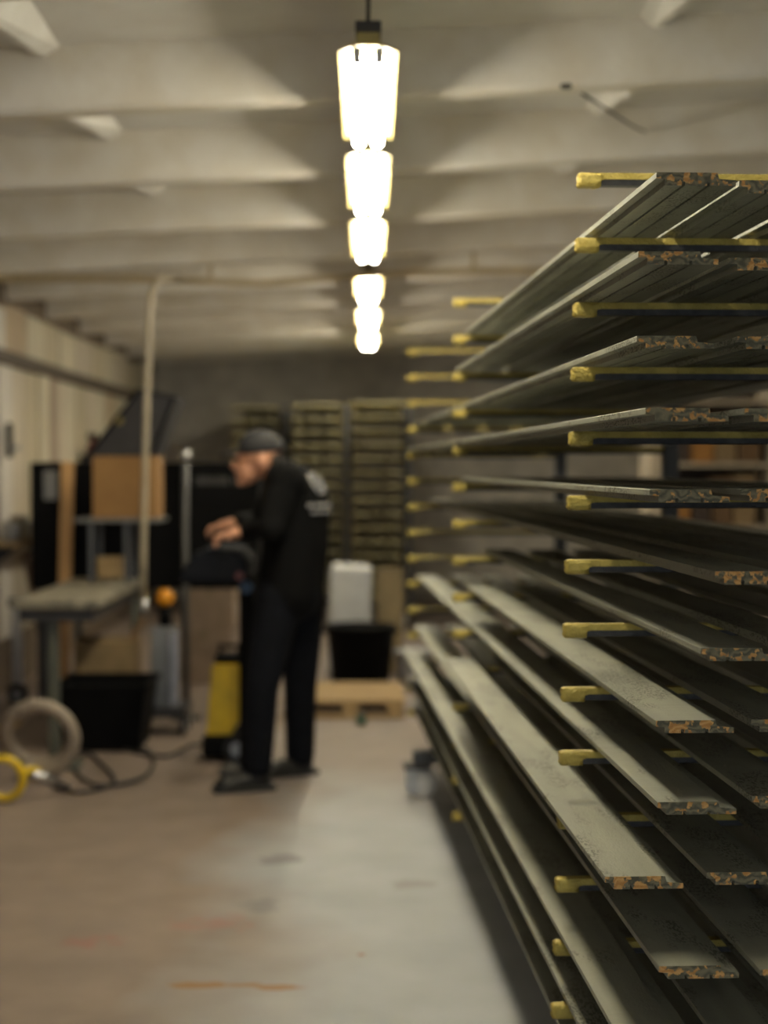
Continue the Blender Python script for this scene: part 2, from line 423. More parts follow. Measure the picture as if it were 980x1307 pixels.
# ------------------------------------------------------------------ drying rack
SP = 0.122; Z0 = 2.005                    # level spacing and top level (top face of the arms)
ALEN = 0.70
TH = 0.024
def arm_meshes(L):
    body = MB().b2(.003, L, -.0115, .0115, -TH, -.0012, .002).mesh('arm', M_STEEL_BLACK)
    # tape folded over the upper half of the bar
    st = MB().prism([(-.0130, -.012), (-.0130, 0.0), (.0130, 0.0), (.0130, -.012), (.0118, -.012), (.0118, -.0013), (-.0118, -.0013), (-.0118, -.012)], 'x', .02, L).mesh('tape_strip', M_TAPE)
    wr = MB().box((.022, 0, -.0125), (.050, .029, .0275), None, .006)
    bmesh.ops.subdivide_edges(wr.bm, edges=wr.bm.edges[:], cuts=2, use_grid_fill=True)
    for v in wr.bm.verts:
        v.co += Vector((random.uniform(-.0016, .0016), random.uniform(-.0012, .0012), random.uniform(-.0016, .0008)))
        if v.co.x > .04: v.co.z = max(v.co.z, -.013)
        v.co.z = min(v.co.z, 0.0004)
    for f in wr.bm.faces: f.smooth = True
    return body, st, wr.mesh('tape_wrap', M_TAPE)
AM = arm_meshes(ALEN)
def caster(parent, x, y, zt, m_wheel):
    c = MB().b2(x - .06, x + .06, y - .05, y + .05, zt - .022, zt, .003).obj('caster', M_DARK, parent)
    f = MB()
    for s in (-1, 1): f.b2(x - .05, x + .0, y + s * .030 - .004, y + s * .030 + .004, zt - .125, zt - .02)
    f.obj('fork', M_SILVER, c)
    r = (zt - .022) / 2 - .002
    wz = .066
    w_ = MB().lathe([(0.02, -.02), (wz - .006, -.02), (wz, -.014), (wz, .014), (wz - .006, .02), (.02, .02)])
    bmesh.ops.rotate(w_.bm, cent=(0, 0, 0), matrix=Matrix.Rotation(math.pi / 2, 3, 'X'), verts=w_.bm.verts[:])
    bmesh.ops.translate(w_.bm, vec=(x + .02, y, wz), verts=w_.bm.verts[:])
    w_.obj('wheel', m_wheel, c)
M_WHEEL = mat('grey_wheel', (0.65, 0.65, 0.66), 0.4)
def rack(label, loc, rotz, cols, feet, levels, lean=None, group=None, meshes=AM, L=ALEN):
    t = thing('drying_rack', label, 'rack', loc, rotz, group)
    body, st, wr = meshes
    for ci, y in enumerate(cols):
        MB().b2(L, L + .05, y - .025, y + .025, .21, Z0 + .04, .003).obj('post', M_POST, t)
        for n in range(levels):
            dx = lean(ci, n) if lean else 0.0
            a = link('arm', body, t, (dx, y, Z0 - SP * n))
            link('tape_strip', st, a); link('tape_wrap', wr, a)
    MB().b2(L, L + .05, cols[0] - .1 if len(cols) > 1 else -.05, cols[-1] + .1, .15, .21, .004).obj('base_beam', M_POST, t)
    for y in feet:
        MB().b2(-.02 if L > .6 else .01, L + .05 if L < .6 else L + .30, y - .03, y + .03, .152, .208, .004).obj('foot', M_POST, t)
        caster(t, .0 if L > .6 else .06, y, .152, M_WHEEL); caster(t, L - .06 if L < .6 else L + .25, y, .152, M_WHEEL)
    return t
RD = math.atan(85 / F)                  # the rack stands slightly askew to the hall
RLOC = Vector((0.378, 2.98, 0))
PXM = 672.0
rk = rack('tall black steel drying rack with yellow taped arms full of long boards', RLOC, RD, [0.0, 2.22, 4.44], [0.12, 3.86], 15,
          lean=lambda ci, n: (14 - 2.3 * n) / PXM if ci == 0 else 0.0)
# ------------------------------------------------------------------ boards
PROFILE = [(.014, 0), (.040, 0), (.040, .006), (.0450, .006), (.0450, 0), (.079, 0), (.079, .006), (.0840, .006), (.0840, 0),
           (.1245, 0), (.1245, .0082), (.098, .0105), (.0955, .0200), (.0008, .0200), (0, .0192), (0, .0108), (.014, .0095)]
BM = {}
def board_mesh(L, mats=None):
    L = round(L, 2)
    if L not in BM:
        mb = MB(); mb.prism(PROFILE, 'y', 0, L)
        for f in mb.bm.faces:
            if len(f.verts) > 4: f.material_index = 1
        BM[L] = mb.mesh('cladding_board', mats or [M_BOARD, M_END])
    return BM[L]
BASE = Matrix.Translation(RLOC) @ Matrix.Rotation(RD, 4, 'Z')
#        n: (pixel where outer edge crosses the arm, near-end ratio, far support, offsets of the next boards)
LV = {1: (752, 1.232, 'M', .150), 2: (733, 1.235, 'M', .158), 3: (745, 1.19, 'F', .165), 4: (727, 1.285, 'F', .152), 5: (744, 1.24, 'M', .158),
      6: (800, 1.277, 'F', .150), 7: (797, 1.246, 'M', .150), 8: (760, 1.213, 'M', .152), 9: (757, 1.23, 'F', .156), 10: (705, 1.219, 'M', .166),
      11: (752, 1.253, 'F', .152), 12: (716, 1.30, 'F', .150), 13: (722, 1.28, 'F', .155), 14: (735, 1.26, 'F', .150)}
POSW = ['outermost board', 'second board in from the arm tips', 'third board in from the arm tips', 'innermost board by the posts']
for n, (px, r, far, pit) in LV.items():
    x0 = (px - 724) / PXM
    for k in range(4):
        x = x0 + k * pit + (random.uniform(-.004, .004) if k else 0)
        if x + .125 > ALEN - .004: continue
        y0 = 2.98 / r - 2.98 + (random.uniform(-.03, .05) if k else 0)
        if n == 1 and k == 1: y0 = -.50
        if n == 2 and k == 1: y0 = -.50
        y1 = {'M': 2.22, 'F': 4.44}[far] + (.06 if far == 'M' else .12) + random.uniform(0, .06)
        o = link('cladding_board', board_mesh(y1 - y0))
        yaw = random.uniform(-.0015, .0015)
        o.matrix_world = BASE @ Matrix.Translation((x, 0, Z0 - SP * n + .0005)) @ Matrix.Rotation(yaw, 4, 'Z') @ Matrix.Translation((0, y0, 0))
        if k == 0: lb = 'outer grey-green board at the arm tips, big rack, %s arm from the top' % ORD[n]
        else: lb = '%s painted board in from the arm tips, big rack, %s arm from the top' % (ORD[k], ORD[n])
        tag(o, lb, 'board', 'painted boards drying on the big rack')

# far racks, filled the same way, end-on to the hall
M_KHAKI = mat('khaki_paint', (0.42, 0.39, 0.24), .6, scale=6, bump=.1, color2=(.33, .31, .19))  # khaki lightened in the colour itself to brighten the dim end of the hall
AM2 = arm_meshes(0.48)
for (xx, yy, nm) in ((-0.145, 14.0, 'back rack above the black tub'), (-0.71, 14.6, 'back rack behind the man'), (-1.32, 15.2, 'back rack behind the black machine')):
    t = rack('steel drying rack loaded with boards, the ' + nm, (xx, yy, 0), 0.0, [0.0, 1.6], [0.2, 1.4], 15, group='drying racks at the back of the hall', meshes=AM2, L=.48)
    for n in range(0, 15):
        for k in range(3):
            o = link('cladding_board', board_mesh(2.2, [M_KHAKI, M_KHAKI]), None, (xx + .012 + k * .15 + random.uniform(0, .012), yy - .25 + random.uniform(-.1, .05), Z0 - SP * n + .0005))
            tag(o, 'khaki painted board, %s level from the top, %s' % (ORD[n], nm), 'board', 'boards on the %s level, %s' % (ORD[n], nm))

# ------------------------------------------------------------------ pipe, hose, wires under the ceiling
M_PIPE = mat('tan_hose', (0.46, 0.36, 0.20), 0.5, scale=8, bump=0.05)
pts = []
for i in range(31):
    x = -2.30 + i * (5.26 / 30)
    pts.append((x, 8.97, CAMZ + 1.095 + .018 * x + .012 * math.sin(x * 2.3) - .03 * max(0, 1 - abs(x + .6) / .8) ** 2))
pipe = thing('air_pipe', 'tan air pipe running across the hall under the beams', 'pipe', (0, 0, 0))
MB().tube(pts, .019, 10).obj('pipe_run', M_PIPE, pipe)
for x in (-2.0, -0.9, .6, 1.9): 
    MB().b2(x - .012, x + .012, 8.962, 8.978, CAMZ + 1.10 + .018 * x, BEAM0 + SLOPE * x - .002, 0).obj('pipe_clip', M_PIPE, pipe)
hp = [P(206, 356, 8.60), P(197, 364, 8.50), P(192, 385, 8.46), P(189, 450, 8.45), P(187, 520, 8.45), P(185, 620, 8.45), P(183, 700, 8.45), P(183, 770, 8.45)]
hz_ = thing('air_hose', 'pale air hose hanging straight down from the tan pipe', 'hose', hp[-1]); o0 = Vector(hp[-1])
MB().tube([Vector((hp[0].x + .06, 8.95, CAMZ + 1.07)) - o0, Vector((hp[0].x + .03, 8.76, hp[0].z + .02)) - o0] + [p - o0 for p in hp], .017, 10).obj('hose', mat('pale_hose', (0.44, 0.38, 0.28), .5), hz_)
MB().tube([(0, 0, .02), (.005, 0, -.03), (.02, 0, -.07)], [.022, .024, .016], 12).obj('coupling', M_SILVER, hz_)
wp0, wp1 = P(722, 106, 5.13), P(870, 190, 7.2)
wr = thing('ceiling_wire', 'thin dark wire with a hook strung between the ceiling beams', 'wire', wp0)
MB().tube([(0, 0, 0), (wp1 - wp0) * .5 - Vector((0, 0, .02)), wp1 - wp0], .005, 6).obj('wire', M_DARK, wr)
MB().b2(-.018, .018, -.012, .012, -.018, .05, .004).obj('hook', M_DARK, wr)
hk = P(553, 176, 6.45)
h2 = thing('hanging_hook', 'small dark hook hanging from the beam beside the lights', 'hook', hk)
MB().cyl((0, 0, 0), (0, 0, .16), .006, seg=8).obj('rod', M_DARK, h2)
MB().lathe([(.008, -.075), (.022, -.07), (.024, -.02), (.012, 0)], seg=14).obj('weight', M_DARK, h2)

# ------------------------------------------------------------------ left side: machines and clutter
# big black machine
mx0, mx1 = -1.96, -0.637
mc = thing('sanding_machine', 'large black machine cabinet with raised lid behind the man', 'machine', ((mx0 + mx1) / 2, 9.1, 0))
hw = (mx1 - mx0) / 2
MB().b2(-hw, hw, 0, .75, .74, 1.477, .015).obj('cabinet', M_BLACK, mc)
MB().b2(-hw + .03, hw - .03, -.008, 0.0, 1.22, 1.44, .002).obj('front_panel', M_BLACK, mc)
for sx in (-1, 1):
    for yy in (.06, .69): MB().b2(sx * (hw - .06) - .03, sx * (hw - .06) + .03, yy - .03, yy + .03, 0, .745, .004).obj('leg', M_STEEL_BLACK, mc)
# faded lettering on the front panel, unreadable strokes only
xq = .30
for i in range(13):
    wq = random.choice([.016, .022, .012])
    if i != 8: MB().b2(xq, xq + wq, -.0095, -.0075, 1.345, 1.395).obj('letter_stroke', mat('grey_print', (0.06, 0.06, 0.06), .7), mc)
    xq += wq + .008
MB().b2(-.58, -.50, -.011, -.008, 1.26, 1.43).obj('notice', mat('grey_notice', (0.25, 0.25, 0.25), .6), mc)
lid = MB().prism([(-.36, 1.479), (.02, 1.479), (.175, 1.86), (-.03, 1.90)], 'y', .05, .62).obj('lid', M_DARK, mc)
MB().tube([(-.36, .04, 1.485), (-.03, .04, 1.90), (.175, .04, 1.86), (.03, .04, 1.5)], .012, 8).obj('lid_rim', M_BLACK, lid)
MB().cyl((-.15, .035, 1.72), (-.15, .06, 1.72), .022).obj('latch', mat('brass', (.35, .28, .1), .4, .6), lid)
# long bench with mottled top
bx0, bx1, by0, by1, bz = -1.69, -1.28, 7.42, 9.0, .815
tb = thing('work_bench', 'narrow work bench with mottled worn top on a single front leg', 'bench', ((bx0 + bx1) / 2, by0, 0))
bw = (bx1 - bx0) / 2
MB().b2(-bw, bw, 0, by1 - by0, bz - .04, bz, .006).obj('top', mat('mottled_top', (0.30, 0.27, 0.20), .6, scale=14, color2=(0.12, 0.11, 0.09)), tb)
MB().b2(-bw + .03, bw - .03, .03, by1 - by0 - .03, bz - .10, bz - .04).obj('apron', M_DARK, tb)
M_GL = mat('green_grey_leg', (0.10, 0.105, 0.085), .5)
MB().b2(-.055, -.005, .10, .15, .02, bz - .10, .004).obj('leg', M_GL, tb)
MB().b2(-.16, .10, .04, .21, 0, .022, .004).obj('leg_foot', M_GL, tb)
for s in (-1, 1): MB().b2(s * .16 - .02, s * .16 + .02, 1.46, 1.50, 0, bz - .10, .003).obj('rear_leg', M_GL, tb)
# raised tray and carton
ty0, ty1 = 8.52, 8.86
ts = thing('bench_shelf', 'thin grey steel shelf on legs standing on the work bench', 'shelf', (-1.40, ty0, bz))
MB().b2(-.20, .27, 0, ty1 - ty0, .335, .355, .003).obj('shelf_top', mat('grey_steel', (.25, .25, .24), .45, .5), ts)
for xq in (-.11, .08):
    for yq in (.03, ty1 - ty0 - .03): MB().b2(xq - .012, xq + .012, yq - .012, yq + .012, 0.001, .336).obj('leg', mat('blue_grey', (.10, .105, .12), .5), ts)
MB().b2(-.10, .07, .16, .17, .02, .14).obj('back_plate', M_WOOD, ts)
cb = thing('carton', 'brown cardboard carton on the thin grey shelf', 'carton', (-1.325, 8.54, bz + .356))
MB().b2(-.175, .175, 0, .27, 0, .335, .004).obj('body', M_CARD, cb)
MB().b2(-.177, .177, -.001, .135, .333, .338).obj('flap', M_CARD, cb)
MB().b2(-.177, .177, .138, .271, .333, .338).obj('flap', M_CARD, cb)
# leaning plank
pl = MB().box((0, 0, .74), (.07, .030, 1.48), None, .003)
tag(pl.obj('timber_plank', mat('orange_plank', (0.62, 0.36, 0.15), .6, scale=5, stretch=(8, 8, 1)), None, (-1.75, 8.93, .004), (-.085, .012, 0)), 'orange-brown timber plank leaning on the black machine beside the bench', 'plank')
# steel prop and timbers at the left wall
pr = thing('steel_prop', 'slim bright steel prop on a caster by the left wall', 'prop', (-2.14, 9.55, 0))
MB().b2(-.028, .028, -.02, .02, .13, .62, .004).obj('bar', M_SILVER, pr)
MB().b2(-.05, .05, -.03, .03, .60, .65, .004).obj('head', M_DARK, pr)
MB().cyl((0, -.02, .065), (0, .02, .065), .064, seg=20).obj('wheel', M_RUBBER, pr)
MB().cyl((0, -.03, .065), (0, .03, .065), .025, seg=14).obj('hub', M_SILVER, pr)
for i, (xq, yq, m_, lean) in enumerate(((-2.08, 10.3, 'brown', .10), (-2.05, 10.55, 'ochre', .12), (-2.10, 10.85, 'red-brown', .09))):
    mm = mat('timber_' + m_, {'brown': (.12, .07, .04), 'ochre': (.30, .19, .05), 'red-brown': (.16, .08, .05)}[m_], .7)
    tag(MB().box((0, 0, .45), (.05, .11, .9), None, .004).obj('timber_offcut', mm, None, (xq, yq, .012), (0, -lean - .08, 0)), m_ + ' timber offcut leaning on the left wall', 'timber', 'timber offcuts at the left wall')
# wall bracket and tins
sh = thing('wall_shelf', 'narrow timber shelf fixed to the left wall', 'shelf', (XL + .04, 9.3, 1.0))
MB().b2(0, .24, 0, 1.7, -.025, 0, .003).obj('board', M_WOOD, sh)
for yq in (.2, 1.5): MB().prism([(0, -.026), (.2, -.026), (0, -.2)], 'y', yq, yq + .03).obj('bracket', M_DARK, sh)
for i, (yq, h, cc) in enumerate(((9.5, .11, 'white'), (9.72, .14, 'cream'), (10.0, .10, 'white'))):
    t = thing('paint_tin', '%s %s tin on the narrow wall shelf' % (['small', 'tall', 'low'][i], cc), 'tin', (-2.16, yq, 1.001), 0, 'tins on the wall shelf')
    MB().lathe([(.055, 0), (.055, h), (.05, h + .004)], seg=20).obj('can', mat('tin_' + cc, (.5, .5, .5) if cc == 'white' else (.45, .4, .28), .4), t)
    MB().lathe([(.05, h + .004), (.047, h + .010), (.001, h + .010)], seg=20).obj('lid', M_SILVER, t)
q = P(28, 560, 10.1)
hkk = thing('wall_clamp', 'small dark clamp with bright knob hung on the pale planks', 'clamp', (XL + .045, 10.05, q.z))
MB().b2(0, .03, -.03, .03, -.12, .10, .004).obj('bar', M_DARK, hkk)
MB().lathe([(.03, -.015), (.042, 0), (.03, .015)], (.05, .0, -.06), 16).obj('knob', M_SILVER, hkk)
t = thing('fire_extinguisher', 'small dark red cylinder hung on the left wall', 'extinguisher', (XL + .14, 12.6, 1.25))
MB().lathe([(.05, 0), (.06, .02), (.06, .34), (.03, .40), (.02, .42)], seg=18).obj('cylinder', mat('dark_red', (.16, .035, .03), .4), t)
MB().b2(-.10, -.05, -.02, .02, .1, .3).obj('bracket', M_DARK, t)
MB().b2(-.04, .04, -.015, .015, .42, .47, .004).obj('valve', M_BLACK, t)
# silver column and stand with orange knob
sp = thing('steel_column', 'slim grey steel column with a round cap before the black machine', 'column', (-1.05, 9.0, 0))
MB().cyl((0, 0, .02), (0, 0, 1.50), .020, seg=14).obj('tube', mat('dull_steel', (.10, .10, .10), .5, .4), sp)
MB().ell((0, 0, 1.515), (.035, .035, .035)).obj('cap', M_SILVER, sp)
MB().lathe([(.09, 0), (.09, .012), (.03, .025)], seg=20).obj('base', M_DARK, sp)
st = thing('roller_stand', 'grey steel roller stand with an orange knob on casters', 'stand', (-1.11, 8.55, 0))
MB().b2(-.075, .065, -.06, .06, .15, .58, .008).obj('column', mat('grey_column', (.22, .225, .235), .4, .3), st)
MB().b2(.035, .085, -.075, -.055, .10, .56, .004).obj('rail', M_SILVER, st)
MB().b2(-.14, .13, -.14, .14, .10, .155, .006).obj('base', M_DARK, st)
MB().cyl((0, 0, .58), (0, 0, .69), .035, seg=14).obj('neck', M_BLACK, st)
MB().ell((0, 0, .735), (.05, .05, .05)).obj('knob', mat('orange_knob', (0.75, 0.30, 0.01), .35), st)
for sx in (-1, 1):
    for sy in (-1, 1):
        c = MB().cyl((sx * .11 - .014, sy * .11, .05), (sx * .11 + .014, sy * .11, .05), .048, seg=18).obj('wheel', M_RUBBER, st)
        MB().cyl((sx * .11 - .018, sy * .11, .05), (sx * .11 + .018, sy * .11, .05), .026, seg=14).obj('hub', M_SILVER, c)
# cartons far behind
for i, (xq, z0_, h, d_, nm) in enumerate(((-1.10, 0, .36, .36, 'lower beige'), (-1.07, .361, .30, .34, 'upper beige'))):
    t = thing('packing_carton', '%s packing carton of the pair stacked behind the roller stand' % nm, 'carton', (xq, 10.5, z0_), 0, 'beige packing cartons')
    mm = mat('beige_card', (.42, .32, .24), .8)
    MB().b2(-d_ / 2, d_ / 2, 0, .32, 0, h, .005).obj('body', mm, t)
    MB().b2(-.02, .02, -.001, .321, h - .08, h + .001).obj('packing_tape', mat('packing_tape', (.3, .24, .16), .4), t)
t = thing('floor_carton', 'worn brown carton on the floor below the bench', 'carton', (-1.44, 8.50, 0))
MB().b2(-.16, .16, 0, .30, 0, .50, .006).obj('body', mat('worn_card', (.26, .18, .09), .85), t)
MB().box((-.10, .15, .53), (.13, .28, .005), (0, -.6, 0)).obj('flap', M_CARD, t)
MB().box((.16, .15, .55), (.13, .28, .005), (0, -1.1, 0)).obj('flap', M_CARD, t)
# black tub below bench
def tub(name, label, loc, w0, w1, d0, d1, h, m):
    t = thing(name, label, 'tub', loc)
    mb = MB(); th = .008
    rings = []
    for (a, b_, z) in ((w0, d0, 0), (w1, d1, h), (w1 - th, d1 - th, h), (w0 - th, d0 - th, th)):
        rings.append([mb.bm.verts.new((sx * a, sy * b_, z)) for sx, sy in ((-1, -1), (1, -1), (1, 1), (-1, 1))])
    for A, B in zip(rings[:-1], rings[1:]):
        for k in range(4): mb.bm.faces.new((A[k], A[(k + 1) % 4], B[(k + 1) % 4], B[k]))
    mb.bm.faces.new(rings[0][::-1]); mb.bm.faces.new(rings[-1])
    mb.obj('shell', m, t)
    r_ = MB()
    for s in (-1, 1):
        r_.b2(-w1 - .015, w1 + .015, s * d1 - .012, s * d1 + .012, h - .02, h + .004, .003)
        r_.b2(s * w1 - .012, s * w1 + .012, -d1, d1, h - .02, h + .004, .003)
    r_.obj('rim', m, t)
    return t
tub('storage_tub', 'open black plastic tub on the floor under the bench', (-1.36, 8.16, 0), .19, .23, .20, .24, .34, M_BLACK)
# hose coil leaning at bench leg
M_HOSE = mat('beige_hose', (0.36, 0.30, 0.24), .6, scale=30, bump=.3)
hc = thing('suction_hose', 'thick beige suction hose coiled on the floor by the bench leg', 'hose', (-1.53, 7.22, 0))
pts = []
for i in range(60):
    a = R(-120) + i / 59 * R(620); rr = .17 - .035 * (i / 59)
    pts.append((rr * math.cos(a) + .01, -.06 + .12 * (i / 59) - .16 * math.sin(a) * .35 + .02, .205 + rr * .98 * math.sin(a) + .0))
MB().tube(pts, .030, 12).obj('hose', M_HOSE, hc)
MB().tube([pts[-1], (Vector(pts[-1]) + (Vector(pts[-1]) - Vector(pts[-3])) * 3)], [.035, .033], 12).obj('cuff', M_WOOD, hc)
ft = thing('floor_tool', 'yellow ring handled steel tool lying on the floor by the hose', 'tool', (-1.575, 6.74, 0))
ring = [(.085 * math.cos(a), -.02 * math.sin(a), .108 + .09 * math.sin(a)) for a in [2 * math.pi * k / 24 for k in range(24)]]
MB().tube(ring, .017, 10, closed=True).obj('ring_handle', M_YELLOW, ft)
MB().tube([(.07, .0, .13), (.12, .06, .135), (.14, .09, .12)], [.018, .016, .012], 10).obj('yoke', M_YELLOW, ft)
MB().tube([(.11, .05, .12), (.24, .22, .02)], [.02, .016], 10).obj('blade', M_SILVER, ft)
def floor_cable(pix, label):
    pts = []
    for (px, py) in pix:
        d = CAMR @ Vector(((px - 490.0) / F, (653.5 - py) / F, -1.0)); p = Vector((0, 0, CAMZ)) + d * (CAMZ / -d.z); p.z = .009
        pts.append(p)
    out = []
    for i in range(len(pts) - 1):
        a, b_, c, d = pts[max(i - 1, 0)], pts[i], pts[i + 1], pts[min(i + 2, len(pts) - 1)]
        for k in range(8):
            t = k / 8
            out.append(.5 * ((2 * b_) + (c - a) * t + (2 * a - 5 * b_ + 4 * c - d) * t * t + (3 * b_ - a - 3 * c + d) * t ** 3))
    out.append(pts[-1])
    for k, p in enumerate(out): p.z = .009 + .012 * (k % 40) / 40
    tag(MB().tube(out, .0085, 8).obj('floor_cable', M_RUBBER), label, 'cable', 'cables on the floor')
floor_cable([(72, 980), (66, 1003), (100, 1015), (145, 1003), (130, 980), (108, 965), (95, 985), (125, 1006), (180, 998), (196, 975), (180, 958), (150, 955)], 'black cable looped on the floor below the bench')
floor_cable([(150, 957), (185, 965), (215, 968), (245, 955), (268, 957)], 'short black cable running to the yellow vacuum')

# yellow vacuum
vc = thing('workshop_vacuum', 'yellow and black workshop vacuum standing behind the man', 'vacuum', (-.70, 7.80, 0))
MB().b2(-.12, .10, -.14, .14, .02, .13, .025).obj('base', M_BLACK, vc)
vb = MB().prism([(-.10, .12), (.02, .12), (.09, .24), (.09, .31), (.05, .325), (.05, .355), (.085, .37), (.085, .45), (.05, .48), (-.07, .48)], 'y', -.11, .11)
bmesh.ops.bevel(vb.bm, geom=vb.bm.edges[:], offset=.012, segments=2, affect='EDGES')
vb.obj('body', M_YELLOW, vc)
MB().b2(-.06, .07, -.09, .09, .48, .52, .012).obj('lid', M_BLACK, vc)
MB().tube([(-.04, 0, .51), (-.04, 0, .56), (.05, 0, .56), (.05, 0, .51)], .012, 8).obj('handle', M_BLACK, vc)
for s in (-1, 1):
    c = MB().cyl((.06, s * .145, .07), (.06, s * .175, .07), .07, seg=20).obj('wheel', M_RUBBER, vc)
    MB().cyl((.06, s * .14, .07), (.06, s * .18, .07), .035, seg=16).obj('hub', M_SILVER, c)
# machine the man works at: hood on a column
em = thing('edge_sander', 'dark hooded machine on a column under the hands of the man', 'machine', (-.66, 7.42, 0))
hood = MB().prism([(-.19, .93), (.11, .93), (.13, .98), (.10, 1.06), (.02, 1.088), (-.10, 1.08), (-.17, 1.0)], 'y', -.44, .14)
bmesh.ops.bevel(hood.bm, geom=hood.bm.edges[:], offset=.02, segments=2, affect='EDGES')
hood.obj('hood', mat('navy_cover', (0.006, 0.007, 0.012), .8, spec=.2), em)
MB().b2(.05, .12, -.04, .04, .02, .935, .006).obj('column', M_BLACK, em)
MB().b2(-.04, .20, -.12, .12, 0, .025, .006).obj('base', M_DARK, em)
MB().cyl((.085, -.075, .885), (.085, -.038, .885), .030, seg=16).obj('dial', mat('blue_dial', (.03, .10, .22), .4), em)
MB().cyl((.085, -.455, .965), (.085, -.438, .965), .018, seg=14).obj('stop_button', mat('dull_red', (.10, .02, .02), .4), em)

# ------------------------------------------------------------------ back: tub, sack, pallet, bucket
bt = thing('black_barrel', 'round black plastic tub on the floor before the far racks', 'tub', (-.05, 10.3, 0))
MB().lathe([(.185, 0), (.225, .39), (.235, .39), (.235, .41), (.215, .41), (.178, .01), (.001, .01)], seg=28).obj('shell', M_BLACK, bt)
for s in (-1, 1): MB().b2(s * .235 - .02, s * .235 + .02, -.05, .05, .36, .38, .004).obj('grip', M_BLACK, bt)
sk = MB().ell((0, 0, .34), (.165, .085, .36)).box((0, 0, .37), (.29, .14, .74), (0, .03, 0)).box((.01, 0, .72), (.27, .07, .10), (0, .05, 0))
sk_me = baked(sk, .015, 8, M_WHITE, 'plastic_sack')
tag(link('plastic_sack', sk_me, None, (-.13, 10.85, .012)), 'white plastic sack standing behind the round black tub', 'sack')
tag(MB().b2(-.09, .09, -.012, .012, 0, .74, .003).obj('plywood_sheet', mat('dull_ply', (.26, .2, .11), .7), None, (.155, 10.95, .002), (.0, 0, 0)), 'brown plywood offcut standing beside the white sack', 'plywood')
pa = thing('timber_pallet', 'low tan timber pallet on the floor before the black tub', 'pallet', (-.13, 9.0, 0))
for k in range(6): MB().b2(-.36, .34, k * .13, k * .13 + .105, .088, .108, .002).obj('deck_board', M_WOOD, pa)
for xq in (-.35, -.02, .24): MB().b2(xq, xq + .09, 0.005, .75, .018, .088, .002).obj('stringer', M_WOOD, pa)
for k in (0, 3, 5): MB().b2(-.36, .34, k * .13, k * .13 + .105, 0, .018, .002).obj('bottom_board', M_WOOD, pa)
gc = thing('spray_can', 'small green spray can lying on the floor before the pallet', 'can', (-.02, 8.80, .031), 0)
MB().cyl((-.02, .05, 0), (-.02, -.05, 0), .03, seg=16).obj('can', M_DARK, gc)
MB().cyl((-.02, -.05, 0), (-.02, -.085, 0), .026, .022, seg=16).obj('cap', mat('green_cap', (.02, .10, .05), .4), gc)
bk = thing('paint_bucket', 'small white paint bucket on the floor behind the near rack', 'bucket', (.29, 10.3, 0))
MB().lathe([(.095, 0), (.115, .23), (.12, .23), (.12, .245), (.105, .245), (.09, .01), (.001, .01)], seg=24).obj('shell', M_WHITE, bk)
MB().tube([(.118 * math.cos(a), -.118 * abs(math.sin(a)) * .6, .225 + -.09 * math.sin(a)) for a in [math.pi * k / 12 for k in range(13)]], .004, 6).obj('bail', M_SILVER, bk)
# shelving behind the rack
sv = thing('shelf_unit', 'beige sided shelf unit seen through the rack by the right wall', 'shelf', (2.02, 11.2, 0))
M_BEIGE = mat('beige_board', (.50, .43, .33), .6)
MB().b2(0, .13, 0, .45, 0, 2.05, .004).obj('side_panel', M_BEIGE, sv)
MB().b2(.86, .90, 0, .45, 0, 2.05, .004).obj('side_panel', M_BEIGE, sv)
MB().b2(.13, .86, .42, .45, 0, 2.05).obj('back_panel', mat('dark_back', (.06, .045, .035), .8), sv)
for z in (.1, .55, 1.0, 1.45, 1.9): MB().b2(.13, .86, .01, .42, z, z + .03, .002).obj('shelf', M_BEIGE, sv)
cols_ = {'orange': (.36, .17, .04), 'brown': (.14, .08, .035), 'dark brown': (.06, .04, .03), 'tan': (.26, .18, .09)}
for zi, z in enumerate((1.031, 1.481, .581)):
    xq = 2.17
    for cn in (['orange', 'dark brown', 'brown', 'tan'], ['dark brown', 'orange', 'tan', 'brown'], ['brown', 'tan', 'dark brown', 'orange'])[zi]:
        wd = random.uniform(.13, .16); hh = random.uniform(.24, .36)
        t = thing('storage_box', '%s storage box on the %s shelf of the beige shelf unit' % (cn, ['middle', 'upper', 'lower'][zi]), 'box', (xq + wd / 2, 11.24, z), 0, 'storage boxes on the shelf unit')
        mm = mat('box_' + cn.replace(' ', '_'), cols_[cn], .7)
        MB().b2(-wd / 2, wd / 2, 0, .30, 0, hh, .006).obj('body', mm, t)
        MB().b2(-wd / 2 - .003, wd / 2 + .003, -.003, .303, hh - .04, hh + .004, .003).obj('lid', mm, t)
        xq += wd + .015

# ------------------------------------------------------------------ the man
M_SKIN = mat('skin', (0.64, 0.33, 0.21), .5, scale=20, bump=.05, color2=(0.58, 0.28, 0.17))
M_JACKET = mat('black_jacket', (0.005, 0.005, 0.0055), .9, scale=15, bump=.2, spec=0.15)
M_TROUS = mat('dark_trousers', (0.007, 0.008, 0.012), .9, scale=15, bump=.2, spec=0.15)
M_SHOE = mat('black_shoe', (0.010, 0.010, 0.010), .5, scale=20, bump=.1)
M_CAP = mat('grey_cap', (0.035, 0.035, 0.038), .85, scale=40, bump=.3)
O = Vector((-.42, 7.12, 0))
man = thing('person', 'man in black jacket, trousers and grey cap bending over a dark machine', 'person', O)
def J(px, py, d): return P(px, py, d) - O
def chain(mb, pts, rad, seg=14):
    mb.tube(pts, rad, seg)
    for p, r in zip(pts, rad): mb.ell(p, (r, r, r), seg=12)
pel, spn, che = J(371, 752, 7.10), J(377, 700, 7.10), J(376, 640, 7.10)
nck, hd = J(352, 604, 7.08), J(330, 584, 7.06)
shL, elL, wrL = J(364, 613, 6.91), J(347, 674, 6.83), J(314, 677, 6.98)
